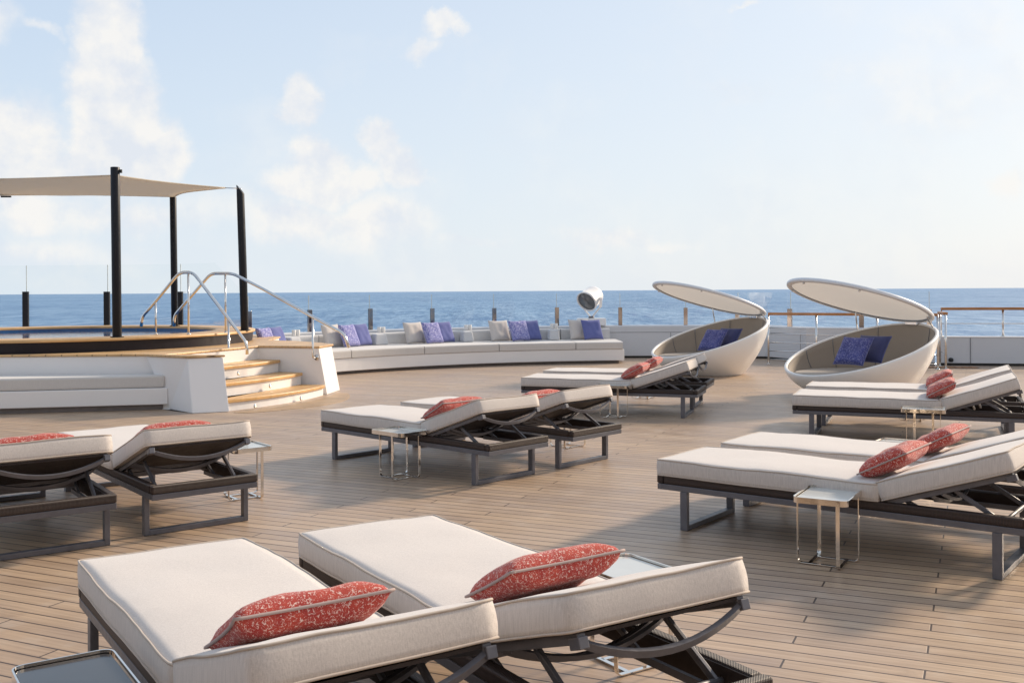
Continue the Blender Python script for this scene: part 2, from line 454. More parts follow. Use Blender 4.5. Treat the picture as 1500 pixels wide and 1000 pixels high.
def pillow_mesh(w, h, t, n=22, seed=0, ex=4.0):
    vs = []; fs = []; pipe = []
    idx = {}
    def P(i, j, s):
        a, b = 2*i/n - 1, 2*j/n - 1
        x = a * w/2 * (1 - .07*(1 - b*b) * abs(a)**2); y = b * h/2 * (1 - .07*(1 - a*a) * abs(b)**2)
        e = max(0, (1 - abs(a)**ex)) * max(0, (1 - abs(b)**ex))
        z = s * t/2 * e**.45
        z += s * e * noise.noise(Vector((a*2.2 + seed, b*2.2, s))) * t*.09
        return Vector((x, y, z))
    def put(i, j, s):
        if i in (0, n) or j in (0, n): s = 0
        key = (i, j, s)
        if key not in idx: idx[key] = len(vs); vs.append(P(i, j, s if s else 1) if s else P(i, j, 1))
        return idx[key]
    for i in range(n):
        for j in range(n):
            fs.append((put(i,j,1), put(i+1,j,1), put(i+1,j+1,1), put(i,j+1,1)))
            fs.append((put(i,j,-1), put(i,j+1,-1), put(i+1,j+1,-1), put(i+1,j,-1)))
    border = [(i, 0) for i in range(n)] + [(n, j) for j in range(n)] + [(i, n) for i in range(n, 0, -1)] + [(0, j) for j in range(n, 0, -1)]
    pipe = [vs[idx[(i, j, 0)]] for i, j in border]
    return MB().add(vs, fs, True), pipe

# ------------------------------------------------------------------ world and sun
SUN_EL, SUN_H = R(25), Vector((.80, .60))
sun_dir = Vector((SUN_H.x * math.cos(SUN_EL), SUN_H.y * math.cos(SUN_EL), math.sin(SUN_EL))).normalized()
sd = bpy.data.lights.new('sun', 'SUN'); so = bpy.data.objects.new('sun', sd); COL.objects.link(so)
sd.energy = 3.9; sd.angle = R(6.0); sd.color = (1.0, .82, .62)
so.rotation_euler = (-sun_dir).to_track_quat('-Z', 'Y').to_euler(); so.location = (20, 15, 12)
w = bpy.data.worlds.new('World'); scene.world = w; w.use_nodes = True; nt = w.node_tree
bg = nt.nodes['Background']; bg.inputs[1].default_value = .112
sky = N(nt, 'ShaderNodeTexSky'); sky.sky_type = 'NISHITA'; sky.sun_disc = False
sky.sun_elevation = SUN_EL; sky.sun_rotation = math.atan2(SUN_H.x, SUN_H.y)
sky.air_density = 1.0; sky.dust_density = 1.2; sky.ozone_density = 1.2; sky.altitude = 20
tc = N(nt, 'ShaderNodeTexCoord').outputs['Generated']
sp = N(nt, 'ShaderNodeSeparateXYZ'); nt.links.new(tc, sp.inputs[0])
az = math_n(nt, 'ARCTAN2', sp.outputs[0], sp.outputs[1])
hyp = math_n(nt, 'SQRT', math_n(nt, 'ADD', math_n(nt, 'MULTIPLY', sp.outputs[0], sp.outputs[0]), math_n(nt, 'MULTIPLY', sp.outputs[1], sp.outputs[1])))
el = math_n(nt, 'ARCTAN2', sp.outputs[2], hyp)
def deg(px, py): return math.atan((px - 750) / F), math.atan((425 - py) / math.hypot(F, px - 750))
blobs = [(150,70,50,95,1.0),(175,165,62,85,1.0),(225,215,62,55,1.0),(150,235,70,50,1.0),(35,225,75,95,.95),(15,180,35,50,.9),(10,30,36,36,.5),(65,40,22,14,.5),
         (445,145,36,48,.95),(462,235,50,48,.9),(450,270,70,34,.7),(565,205,36,42,.95),(592,245,40,42,.95),(530,265,50,30,.6),
         (560,330,95,42,.55),(430,325,90,34,.6),(380,300,70,26,.4),(130,310,230,40,.5),(650,50,40,16,.7),(615,78,30,20,.6),
         (1085,135,60,26,.38),(1260,110,120,30,.28),(1400,150,190,60,.32),(1420,40,90,45,.25),(880,350,95,22,.5),(700,355,60,14,.4),(975,355,60,13,.4),(1480,280,30,28,.6),(1100,3,25,8,.6),
         (-200,150,160,140,1.0),(-420,260,120,90,1.0),(1900,220,200,70,.3),(60,380,260,26,.3)]
acc = None
# wobble the coordinates so outlines turn cauliflower-like
nv = N(nt, 'ShaderNodeTexNoise'); nv.inputs['Scale'].default_value = 13; nv.inputs['Detail'].default_value = 9; nv.inputs['Roughness'].default_value = .60
nt.links.new(tc, nv.inputs['Vector'])
ns = N(nt, 'ShaderNodeSeparateColor'); nt.links.new(nv.outputs['Color'], ns.inputs[0])
azw = math_n(nt, 'ADD', az, math_n(nt, 'MULTIPLY', math_n(nt, 'SUBTRACT', ns.outputs[0], .5), .085))
elw = math_n(nt, 'ADD', el, math_n(nt, 'MULTIPLY', math_n(nt, 'SUBTRACT', ns.outputs[1], .5), .085))
for px, py, rx, ry, wt in blobs:
    a0, e0 = deg(px, py); ra, re = rx / F, ry / F
    dx = math_n(nt, 'MULTIPLY', math_n(nt, 'SUBTRACT', azw, a0), 1 / ra); dy = math_n(nt, 'MULTIPLY', math_n(nt, 'SUBTRACT', elw, e0), 1 / re)
    d = math_n(nt, 'ADD', math_n(nt, 'MULTIPLY', dx, dx), math_n(nt, 'MULTIPLY', dy, dy))
    v = math_n(nt, 'MULTIPLY', math_n(nt, 'SUBTRACT', 1.25, d), wt)
    acc = v if acc is None else math_n(nt, 'SMOOTH_MAX', acc, v, .25)
det = noise_n(nt, tc, 15, 10, .56)
sh = N(nt, 'ShaderNodeMapping'); sh.inputs['Location'].default_value = (.012, .004, .014); nt.links.new(tc, sh.inputs[0])
det2 = noise_n(nt, sh.outputs[0], 15, 10, .56)
big = noise_n(nt, tc, 7, 6, .6)
acc2 = math_n(nt, 'ADD', acc, math_n(nt, 'MULTIPLY', math_n(nt, 'SUBTRACT', det, .5), 1.4))
dens = math_n(nt, 'MULTIPLY', rng(nt, acc2, .0, .95, 0, 1, True), rng(nt, acc, -.2, .7, .35, 1.0))
veil = rng(nt, math_n(nt, 'ADD', big, math_n(nt, 'MULTIPLY', el, -.5)), .40, .72, 0, .45)
dens = math_n(nt, 'MINIMUM', math_n(nt, 'ADD', dens, veil), 1.0)
# milky marine haze: pale near the horizon and toward the sun
hz = rng(nt, el, -.02, .42, .95, .72)
right = rng(nt, az, -.45, .5, 0, 1)
hazecol = mixc(nt, right, (5.5, 6.15, 6.75), (6.0, 6.22, 6.38))
top = mixc(nt, right, (4.6, 5.55, 6.8), (6.05, 6.45, 6.95))
hazecol = mixc(nt, rng(nt, el, 0.0, .30), hazecol, top)
hazecol = mixc(nt, rng(nt, sp.outputs[1], -.5, .3), mixc(nt, 1.0, hazecol, (.86, .84, .82), 'MULTIPLY'), hazecol)
base = mixc(nt, hz, sky.outputs[0], hazecol)
lit = math_n(nt, 'ADD', math_n(nt, 'MULTIPLY', math_n(nt, 'SUBTRACT', det2, det), -3.0), math_n(nt, 'MULTIPLY_ADD', det, 1.2, -.10))
cl = mixc(nt, rng(nt, lit, .15, .85), (5.6, 5.85, 6.3), (6.9, 6.72, 6.45))
fin = mixc(nt, math_n(nt, 'MULTIPLY', dens, rng(nt, az, -.3, .25, .88, .75)), base, cl)
nt.links.new(fin, bg.inputs[0])
scene.view_settings.view_transform = 'Standard'; scene.view_settings.look = 'None'
scene.view_settings.exposure = 0.32; scene.view_settings.gamma = 1.0

# ------------------------------------------------------------------ sea
seg = 128; sv = [(0, 0, -20)]; sf = []
radii = [60, 200, 600, 2000, 8000, 30000]
for r in radii:
    for k in range(seg): sv.append((r*math.cos(2*math.pi*k/seg), r*math.sin(2*math.pi*k/seg), -20))
for k in range(seg): sf.append((0, 1 + k, 1 + (k+1) % seg))
for i in range(len(radii) - 1):
    for k in range(seg):
        l = (k+1) % seg; sf.append((1+i*seg+k, 1+(i+1)*seg+k, 1+(i+1)*seg+l, 1+i*seg+l))
tag(MB().add(sv, sf).build('sea', M['sea']), kind='structure')

# ------------------------------------------------------------------ deck
arcL, arcR = ang(on_arc(366, 9.7)), ang(on_arc(1120, 9.7))
def arc(r, a0, a1, n): return [pol(a0 + (a1-a0)*i/n, r) for i in range(n + 1)]
bul_right = [(6.35, 22.0), (7.6, 21.45), (8.72, 21.0)]
inner = [Vector((-14, 22.3)), Vector((-10.6, 22.3)), Vector((-8.6, 22.1)), Vector((-7.2, 21.8)), Vector((-6.1, 21.1))] + arc(9.72, arcL, arcR, 26) + [Vector(p) for p in bul_right]
low = [(8.76, 20.95), (10.3, 20.6), (14, 19.8)]
dk = [(-14, -5)] + [(p.x, p.y + .12) for p in inner] + [(p[0], p[1] + .1) for p in low] + [(14, -5)]
tag(MB().prism(dk, -.25, 0).build('deck', M['deck']), kind='structure')

# bow bulwark
bw = empty('bulwark', (3.6, 23.9, 0), 0, 'pale grey curved bulwark wall running behind the sofa and the white pods', 'wall')
def rel(mb, o):
    l = Vector(o.location); mb.v = [v - l for v in mb.v]; return mb
prof = [(0, .05), (-.16, .05), (-.20, .765), (-.03, .765), (0, .74)]
rel(MB().ringsweep(inner, prof), bw).build('wall', M['bulwark'], bw, .006)
rel(MB().ringsweep(inner, [(-.02, .0), (-.10, .0), (-.10, .049), (-.02, .049)]), bw).build('kickboard', M['rubber'], bw)
rel(MB().ringsweep(inner, [(.004, .596), (-.005, .596), (-.005, .606), (.004, .606)]), bw).build('seam', M['groove'], bw)
for px in (982, 1029, 1075, 1172, 1236, 1300):
    if px < 1100: p = on_arc(px, 9.72); d = (p - CC).normalized(); a = p - d*.003
    else:
        k = (px-750)/F; t = [(Vector(bul_right[i]), Vector(bul_right[i+1])) for i in range(2)]
        a = None
        for s0, s1 in t:
            e = s1 - s0; den = e.x - k*e.y; q = (k*s0.y - s0.x)/den
            if -.15 <= q <= 1.05: a = s0 + e*q; d = Vector((-e.y, e.x)).normalized(); d = d if d.y > 0 else -d; a = a - d*.003; break
        if a is None: continue
    rel(MB().bar(V2(a, .05), V2(a, .596), .010, .012, (d.x, d.y, 0)), bw).build('seam', M['groove'], bw)
# lower bulwark to the right
lw = empty('low_bulwark', (10.3, 20.6, 0), 0, 'low blue grey bulwark wall with a black knob under the right hand teak rail', 'wall')
rel(MB().ringsweep([Vector(p) for p in low], [(0, .05), (-.14, .05), (-.18, .575), (0, .575)]), lw).build('wall', M['bulwark'], lw, .006)
rel(MB().ringsweep([Vector(p) for p in low], [(-.02, .0), (-.10, .0), (-.10, .049), (-.02, .049)]), lw).build('kickboard', M['rubber'], lw)
rel(MB().ringsweep([Vector(p) for p in low], [(.012, .577), (-.19, .577), (-.19, .597), (.012, .597)]), lw).build('cap', M['white'], lw)
p = Vector((9.37, 20.805)); rel(MB().bar(V2(p, .05), V2(p, .57), .010, .012, (.2, 1, 0)), lw).build('seam', M['groove'], lw)
Mk = Matrix.Rotation(R(90), 4, 'X')
kp = at_y(1393, 527, 20.86); rel(MB().lathe([(.045, -.02), (.045, .02), (.028, .045), (.0, .05)], kp, 16, Mk), lw).build('knob', M['rubber'], lw)
# stainless railing with teak cap standing before the bulwark
def railing(name, pts, zt, nrails, label, zb=0, capw=.09, extra_end=True, mids=None):
    o = empty(name, (pts[0][0], pts[0][1], zb), 0, label, 'railing')
    P = [Vector(p) for p in pts]
    cap = rel(MB().ringsweep(P, [(-capw/2, zt-.055), (capw/2, zt-.055), (capw/2, zt), (-capw/2, zt)]), o); cap.build('handrail', M['teak_rail'], o, .008)
    for p in P:
        rel(MB().tube([V2(p, zb), V2(p, zt-.046)], .022, 12).lathe([(.045, zb), (.045, zb+.012)], V2(p, 0), 16), o).build('post', M['inox'], o)
    for z in mids:
        rel(MB().tube([V2(p, z) for p in P], .010, 8), o).build('rail', M['inox'], o)
    return o
ra = at_z(1126, 533); rb = at_z(1374, 540.8)
pts = [Vector((ra.x, ra.y)).lerp(Vector((rb.x, rb.y)), t) for t in (0, .30, .66, 1.0)]
railing('deck_railing', [tuple(p) for p in pts], 1.095, 5, 'stainless railing with teak handrail standing behind the two white pods', mids=(.10, .28, .46, .64, .77))
# short return at the stair head
st = railing('gate_railing', [(8.52, 20.0), (8.72, 20.75)], 1.115, 2, 'short teak capped rail with posts closing the gap right of the right pod', mids=(.3, .6))
tl = at_y(1386, 451, 20.95); tr = at_y(1500, 452, 20.7)
lowp = [Vector((8.86, 21.02)), Vector((10.02, 20.77)), Vector((11.3, 20.5)), Vector((12.6, 20.2)), Vector((13.9, 19.92))]
railing('bulwark_rail', [tuple(p) for p in lowp], 1.19, 1, 'teak handrail on steel posts fixed on top of the low right bulwark', zb=.598, mids=(.86,))
# teak grating strip at the foot of the low wall
g = empty('deck_grating', (8.7, 20.35, .004), R(-10), 'small teak slat grating set in the deck left of the black knob', 'grating')
for i in range(8): MB().box((-.55+i*.14, -.12, 0), (-.55+i*.14+.115, .12, .008)).build('slat', M['teak_rail'], g)
MB().box((-.57, -.14, -.003), (.57, .14, .002)).build('tray', M['rubber'], g)

# ------------------------------------------------------------------ glass windscreens
def windscreen(name, label, posts, zt, yb=.765):
    """posts: list of (plan point, top z, width)"""
    o = empty(name, (posts[0][0].x, posts[0][0].y, yb), 0, label, 'windscreen')
    n = len(posts)
    for i, (p, z, wd) in enumerate(posts):
        a = posts[max(0, i-1)][0]; b = posts[min(n-1, i+1)][0]; t = (b-a).normalized(); nr = Vector((t.y, -t.x))
        T = Matrix(((t.x, -nr.x, 0, p.x), (t.y, -nr.y, 0, p.y), (0, 0, 1, 0), (0, 0, 0, 1)))
        rel(MB().box((-wd/2, -.07, yb), (wd/2, -.012, z), T), o).build('post', M['mirror_post'] if zt < 1.8 else M['post'], o, .004)
        rel(MB().bar(V2(p, z), V2(p, zt[i] if isinstance(zt, list) else zt), .014, .014, (nr.x, nr.y, 0)), o).build('joint_strip', M['glass_edge'], o)
    for i in range(n - 1):
        a, b = posts[i][0], posts[i+1][0]; t = (b-a).normalized(); nr = Vector((t.y, -t.x))
        a2, b2 = a + t*.009, b - t*.009
        z0 = yb; vs = []
        for q in (a2, b2):
            for s in (0, .012):
                m = q - nr*s; vs += [V2(m, z0 + .01), V2(m, zt)]
        rel(MB().add(vs, [(0,1,5,4),(2,6,7,3),(1,3,7,5),(0,4,6,2),(0,2,3,1),(4,5,7,6)]), o).build('glass_panel', M['glass'], o)
    return o
posts = []
for px, ty in ((363,456),(452,453.5),(541,452),(632,451.5),(723,451),(815,450),(908,450),(1004,450.5),(1081,451)):
    p = on_arc(px, 9.83); posts.append((p, at_y(px, ty, p.y).z, .092))
for px, ty, p in ((1158,452,(6.12,22.25)),(1262,455,(7.42,21.65))):
    p = Vector(((px-750)/F*p[1], p[1])); posts.append((p, at_y(px, ty, p.y).z, .10))
posts.append((Vector((8.66, 21.12)), 1.15, .10))
windscreen('short_glass_windscreen', 'low clear glass windscreen with square dark posts running behind the curved sofa', posts, 1.52)
p0 = posts[0][0]
tall = []
for px, Y in ((-88, 21.9), (39, 21.85), (158, 21.7), (265, 21.35)):
    p = Vector(((px-750)/F*Y, Y)); tall.append((p, at_y(px, 427, Y).z, .125))
tw = windscreen('tall_glass_windscreen', 'tall clear glass windscreen on black posts behind the hot tub', tall, 2.2)
a = tall[-1][0]; b = a.lerp(p0, .52); c = p0 + (a - p0)*.04; nr = Vector(((c-a).normalized().y, -(c-a).normalized().x))*.012
vs = [V2(a+(b-a)*.02, .78), V2(c, .78), V2(c, 1.56), V2(b, 2.2), V2(a+(b-a)*.02, 2.2)]
vs += [v - Vector((nr.x, nr.y, 0)) for v in vs]
rel(MB().add(vs, [(0,1,2,3,4),(9,8,7,6,5)] + [(i, (i+1) % 5, 5+(i+1) % 5, 5+i) for i in range(5)]), tw).build('glass_panel', M['glass'], tw)

# ------------------------------------------------------------------ curved sofa
sofa = empty('curved_sofa', (CC.x - 3, CC.y + 8, 0), 0, 'long white curved sofa with grey seat cushions along the bow windscreen', 'sofa')
aL, aR = ang(on_arc(405, 8.1)), ang(on_arc(913, 8.12))
def arcband(r0, r1, z0, z1, a0, a1, n=24, rnd=0):
    pr = [(r0, z0), (r1, z0), (r1, z1), (r0, z1)]
    if rnd: pr = [(r0, z0+rnd*.4), (r0+rnd*.4, z0), (r1-rnd*.4, z0), (r1, z0+rnd*.4), (r1, z1-rnd), (r1-rnd*.3, z1-rnd*.3), (r1-rnd, z1), (r0+rnd, z1), (r0+rnd*.3, z1-rnd*.3), (r0, z1-rnd)]
    m = len(pr); vs = []; fs = []
    for i in range(n + 1):
        a = a0 + (a1-a0)*i/n
        for r, z in pr: vs.append(V2(pol(a, r), z))
    for i in range(n):
        for k in range(m):
            l = (k+1) % m; fs.append((i*m+k, (i+1)*m+k, (i+1)*m+l, i*m+l))
    fs.append(tuple(range(m-1, -1, -1))); fs.append(tuple(n*m+k for k in range(m)))
    return MB().add(vs, fs)
rel(arcband(8.02, 9.66, .06, .305, aL, aR), sofa).build('base', M['white'], sofa, .012)
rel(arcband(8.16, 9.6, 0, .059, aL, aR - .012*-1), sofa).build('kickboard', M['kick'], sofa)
cuts = [405, 509, 617.5, 728, 841.5, 911.5]
for i in range(5):
    a0, a1 = ang(on_arc(cuts[i]+.6, 8.12)), ang(on_arc(cuts[i+1]-.6, 8.12))
    rel(arcband(8.00, 9.34, .308, .468, a0, a1, 12, .03), sofa).build('seat_cushion', M['sofa_fab'], sofa)
bcuts = [400, 455, 545, 588, 672, 708, 800, 832, 893]
bL, bR = ang(on_arc(395, 9.4)), ang(on_arc(893, 9.4))
nb = 7
for i in range(nb):
    a0 = bL + (bR-bL)*i/nb; a1 = bL + (bR-bL)*(i+1)/nb
    rel(arcband(9.36, 9.62, .33, .71, a0 - .001, a1 + .001, 6, .04), sofa).build('back_cushion', M['sofa_back'], sofa)
for i, (x0, x1) in enumerate(((431,454),(553,578),(680,701),(804,825))):
    a0, a1 = ang(on_arc(x0, 8.9)), ang(on_arc(x1, 8.9))
    mb = MB(); vs = []
    for z, s, r0 in ((.472, .12, 9.06), (.70, .20, 9.12)):
        da = (a1-a0)*s
        for a, r in ((a0+da, r0), (a1-da, r0), (a1-da, 9.33), (a0+da, 9.33)): vs.append(V2(pol(a, r), z))
    rel(mb.add(vs, [(0,3,2,1),(4,5,6,7),(0,1,5,4),(1,2,6,5),(2,3,7,6),(3,0,4,7)]), sofa).build('armrest', M['sofa_back'], sofa, .03, seg=4)

# scatter cushions
pm_cache = {}
def pillow(name, label, cat, mat, loc, yaw, tilt, size=(.5, .5, .17), pipe=None, roll=0, group=None, key=None, seed=0):
    k = (size, mat.name, pipe.name if pipe else None, seed)
    if k not in pm_cache:
        mb, loop = pillow_mesh(*size, seed=seed); o = mb.build(name, mat)
        pp = None
        if pipe: pp = MB().tube(loop, .0055 if size[0] < .55 else .007, 6, closed=True).build('piping', pipe, o)
        pm_cache[k] = (o, pp)
    else:
        s0, sp_ = pm_cache[k]; o = s0.copy(); COL.objects.link(o)
        if sp_: c = sp_.copy(); COL.objects.link(c); c.parent = o
    o.location = loc
    o.matrix_basis = Matrix.Translation(loc) @ Matrix.Rotation(yaw, 4, 'Z') @ Matrix.Rotation(tilt, 4, 'X') @ Matrix.Rotation(roll, 4, 'Z')
    tag(o, label, cat, group); return o
GS = 'scatter cushions leaning on the back of the curved sofa'
def sofa_pillow(px, r, mat, label, lean=72, dyaw=0, size=(.50, .49, .15), pipe=None, seed=0, roll=0, zc=.70):
    p = on_arc(px, r); a = ang(p)
    yaw = a - math.pi/2 + R(dyaw)
    return pillow('scatter_cushion', label, 'cushion', mat, V2(p, zc), yaw, R(lean), size, pipe, R(roll), GS, seed=seed)
for c0, p0_, q0_, lc, lp, lb in (
        (None, 390, 406, None, 'lavender print cushion at the far left of the sofa beside the black sail post', 'plain blue cushion overlapping the leftmost lavender print cushion'),
        (486, 511, 529, 'cream cushion behind the lower end of the stair handrail', 'lavender print cushion crossed by the curved lower end of the stair handrail', 'plain blue cushion right of the print cushion crossed by the stair handrail'),
        (606, 633, 650, 'cream cushion left of the print cushion in the middle of the sofa', 'lavender print cushion between a cream and a blue cushion at mid sofa', 'plain blue cushion just left of the third armrest pad with cups'),
        (731, 760, 777, 'cream cushion on the right half of the sofa beside a vivid print cushion', 'vivid indigo print cushion, rightmost of the printed ones on the sofa', 'plain blue cushion right of the rightmost print cushion on the sofa'),
        (848, None, 867, 'cream cushion below the searchlight at the right end of the sofa', None, 'plain blue cushion at the right end of the sofa below the searchlight')):
    if lc: sofa_pillow(c0, 9.14, M['cream_pillow'], lc, dyaw=14, lean=70, seed=3)
    if lp: sofa_pillow(p0_, 8.96, M['blue_print'], lp, dyaw=20, lean=67, seed=1)
    sofa_pillow(q0_, 9.13 if lp else 8.98, M['blue'], lb, dyaw=20, lean=67, seed=2)
# candle cups on the ledge
GC = 'white candle cups on the sofa back'
cup0 = None
names = ['leftmost pair, seen through the stair rail', 'second pair from the left', 'third pair from the left', 'rightmost pair near the searchlight']
for i, px in enumerate((433, 558, 685, 811)):
    for k, dx in enumerate((-3, 3)):
        p = on_arc(px + dx, 9.47)
        if cup0 is None:
            cup0 = empty('candle_cup', V2(p, .712)); c = cup0
            MB().lathe([(.030, 0), (.036, .01), (.038, .10), (.034, .105), (.030, .10), (.028, .03), (0, .03)], seg=16, caps=False).build('cup', M['porcelain'], cup0)
            MB().lathe([(.012, .03), (.012, .085), (0, .087)], seg=10, caps=True).build('candle', M['rubber'], cup0)
        else: c = copy_tree(cup0)
        c.location = V2(p, .712); c.scale = (1.15,)*3
        tag(c, ('left' if k == 0 else 'right') + ' white cup of the ' + names[i] + ' on the sofa', 'cup', GC)

# ------------------------------------------------------------------ searchlight
sp_ = on_arc(866, 9.70)
sl = empty('searchlight', V2(sp_, .765), 0, 'white drum searchlight on a forked bracket behind the right end of the sofa', 'searchlight'); sl.scale = (1.12, 1.12, 1.06)
MB().box((-.30, -.10, 0), (.30, .12, .165)).build('pedestal', M['white'], sl, .02)
MB().lathe([(.06, .165), (.06, .20), (.035, .21)], seg=20).build('swivel', M['steel'], sl)
axis = Vector((-.56, -.66, -.46)).normalized(); side = axis.cross(Vector((0, 0, 1))).normalized(); up = side.cross(axis)
Tm = Matrix((( side.x, up.x, axis.x, 0), (side.y, up.y, axis.y, 0), (side.z, up.z, axis.z, .62), (0, 0, 0, 1)))
MB().lathe([(0, -.20), (.14, -.195), (.19, -.17), (.215, -.11), (.222, .16), (.236, .165), (.236, .20), (.214, .20), (.212, .17)], seg=36, M_=Tm, caps=False).build('drum', M['white'], sl)
MB().lathe([(.213, .165), (.15, .178), (0, .185)], seg=36, M_=Tm, caps=False).build('lens', M['lens'], sl)
for s in (-1, 1):
    a = Vector((0, 0, .62)) + side * .25 * s
    MB().bar(Vector((0, 0, .20)) + side * .03 * s, Vector((0, 0, .42)) + side * .235 * s, .035, .02, axis).bar(Vector((0, 0, .41)) + side*.235*s, a, .06, .02, axis).build('fork_arm', M['white'], sl, .004)

# ------------------------------------------------------------------ hot tub platform with steps
TC = Vector((-7.8, 17.4)); RO, RI = 3.30, 2.62
n_ = Vector((.939, -.345)); t_ = Vector((.345, .939))
plat = empty('hot_tub_platform', (-5.2, 15.2, 0), 0, 'raised white platform with teak top, side bench and curved teak steps around the hot tub', 'platform')
ZP = .72
j0b, j1b, j2b = Vector((-4.70, 13.93)), Vector((-4.235, 13.45)), Vector((-3.79, 13.62))
j0t, j1t, j2t = Vector((-5.08, 14.12)), Vector((-4.36, 13.66)), Vector((-3.93, 13.825))
# inner points of the stair well
wl = Vector((-5.08, 14.62)) + n_*.0; 
q_r0 = Vector((-4.04, 16.15)); q_l0 = q_r0 - t_*2.30
jr_b = Vector((-2.88, 15.80)); jr_t = Vector((-3.02, 15.86)); jr2_b = Vector((-2.80, 16.50)); jr2_t = Vector((-2.93, 16.50))
back = [Vector((-3.25, 17.0)), Vector((-3.75, 17.6)), Vector((-4.35, 18.0)), Vector((-4.45, 19.4)), Vector((-5.9, 20.9)), Vector((-8, 21.2)), Vector((-13.8, 21.2))]
bot = [Vector((-13.8, 14.16)), Vector((-4.72, 14.16)), j0b, j1b, j2b, q_l0, q_r0, jr_b, jr2_b] + back
topo = [Vector((-13.8, 14.16)), Vector((-5.10, 14.16)), j0t, j1t, j2t, q_l0, q_r0, jr_t, jr2_t] + back
rel(MB().prism(bot, 0, ZP, topo), plat).build('wall', M['white'], plat, .012)
lip = [p.copy() for p in topo]
rel(MB().ringsweep(lip, [(0, 0), (0, 0)], False), plat) if False else None
ovh = []
nn = len(topo)
for i, p in enumerate(topo):
    a, b = topo[i-1], topo[(i+1) % nn]; d1 = (p-a).normalized(); d2 = (b-p).normalized(); d = (d1+d2).normalized()
    ovh.append(p + Vector((d.y, -d.x))*.028)
rel(MB().prism(ovh, ZP+.001, ZP+.031), plat).build('teak_top', M['teak_top'], plat, .008)
# steps: nose line right ends, curved noses
def step_poly(nose_r, back_off, bulge, inset=0):
    r = nose_r - t_*inset; l = nose_r - t_*(2.27 - inset) - n_*.16; pts = []
    for i in range(13):
        s = i/12; p = l.lerp(r, s) + n_*(bulge*4*s*(1-s)); pts.append(p)
    return pts + [r - n_*back_off, l - n_*(back_off - .28)]
noses = [(Vector((-2.90, 15.73)), .16), (Vector((-3.27, 15.86)), .345), (Vector((-3.65, 16.00)), .535)]
lightpx = [(1135, .086), (1059, .26), (984, .45)]
for i, (q, z) in enumerate(noses):
    bul = .16 - .03*i
    stp = rel(MB().prism(step_poly(q, .42 if i < 2 else .46, bul), z-.05, z), plat).build('step', M['teak'], plat, .010)
    rel(MB().prism(step_poly(q - n_*.035, .40, bul), 0 if i == 0 else z-.19, z-.051), plat).build('riser', M['white'], plat)
    for s in (.62, .16) if i == 0 else (.62 - .07*i,):
        p = q.lerp(q - t_*2.30, 1 - s) + n_*(bul*4*s*(1-s) - .035)
        Ml = Matrix(((t_.x, 0, n_.x, p.x), (t_.y, 0, n_.y, p.y), (0, 1, 0, z-.115), (0, 0, 0, 1)))
        rel(MB().lathe([(.033, -.004), (.033, .006), (.018, .011), (0, .008)], seg=18, M_=Ml, caps=False), plat).build('step_light', M['inox'], plat)
q = q_r0 + n_*.0; p = q.lerp(q - t_*2.3, .47)
Ml = Matrix(((t_.x, 0, n_.x, p.x), (t_.y, 0, n_.y, p.y), (0, 1, 0, ZP-.09), (0, 0, 0, 1)))
rel(MB().lathe([(.033, -.004), (.033, .006), (.018, .011), (0, .008)], seg=18, M_=Ml, caps=False), plat).build('step_light', M['inox'], plat)
# bench in the side of the platform
bf0, bf1 = Vector((-13.8, 12.3)), Vector((-4.72, 13.90))
bf0 = Vector((bf1.x - 9.1, bf1.y - 9.1*.20))
rel(MB().prism([bf0, bf1, Vector((-4.72, 14.157)), Vector((-13.8, 14.157))], .075, .30), plat).build('bench', M['white'], plat, .01)
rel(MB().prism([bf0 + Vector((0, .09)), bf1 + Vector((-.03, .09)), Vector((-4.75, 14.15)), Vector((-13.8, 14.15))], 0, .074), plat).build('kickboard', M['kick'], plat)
bc = MB().prism([bf0 + Vector((0, .01)), bf1 + Vector((-.04, .01)), Vector((-4.80, 14.11)), Vector((-13.7, 14.11))], .303, .475)
rel(bc, plat); bo = bc.build('bench_cushion', M['sofa_fab'], None, .035, seg=4); bo.location = plat.location
for pl in bo.data.polygons: pl.use_smooth = False
tag(bo, 'long grey bench cushion on the white ledge below the hot tub', 'cushion')
# curved teak margin on the deck around the steps
mg = []
rm = 5.35
for k in range(15):
    s = k/14; r = noses[0][0] + t_*.35 + n_*.0; l = noses[0][0] - t_*2.35
    mg.append(l.lerp(r, s) + n_*((.16 + .10)*4*s*(1-s)))
mo = [p + n_*.42*(math.sin(math.pi*(.12+.76*i/14))) + n_*.05 for i, p in enumerate(mg)]
mm = MB().prism(mg + mo[::-1], -.01, .004); tag(mm.build('deck_margin', M['teak_plain']), kind='structure')

# hot tub
tub = empty('hot_tub', (TC.x, TC.y, .751), 0, 'round dark skirted hot tub with teak rim and blue water on the platform', 'hot tub')
MB().lathe([(RO-.05, 0), (RO-.03, .155)], seg=96, caps=False).lathe([(RO-.06, .155), (RO-.06, 0)], seg=96, caps=False).build('skirt', M['skirt'], tub)
MB().lathe([(RI, .156), (RO, .156), (RO, .19), (RO-.01, .196), (RI+.01, .196), (RI, .19), (RI, .156)], seg=96, caps=False).build('rim', teak_mat('teak_rim', (.68, .43, .20), (3, 3, 8), .45, lines=(0, 0, .11)), tub)
for pl in tub.children[0].data.polygons: pl.use_smooth = True
MB().lathe([(RI+.0, .155), (RI-.02, -.30), (RI-.5, -.45), (0, -.46)], seg=96, caps=False).build('basin', M['blue_tile'], tub)
MB().lathe([(RI-.012, .115), (0, .115)], seg=96, caps=False).build('water', M['pool'], tub)
ZT = .751 + .197

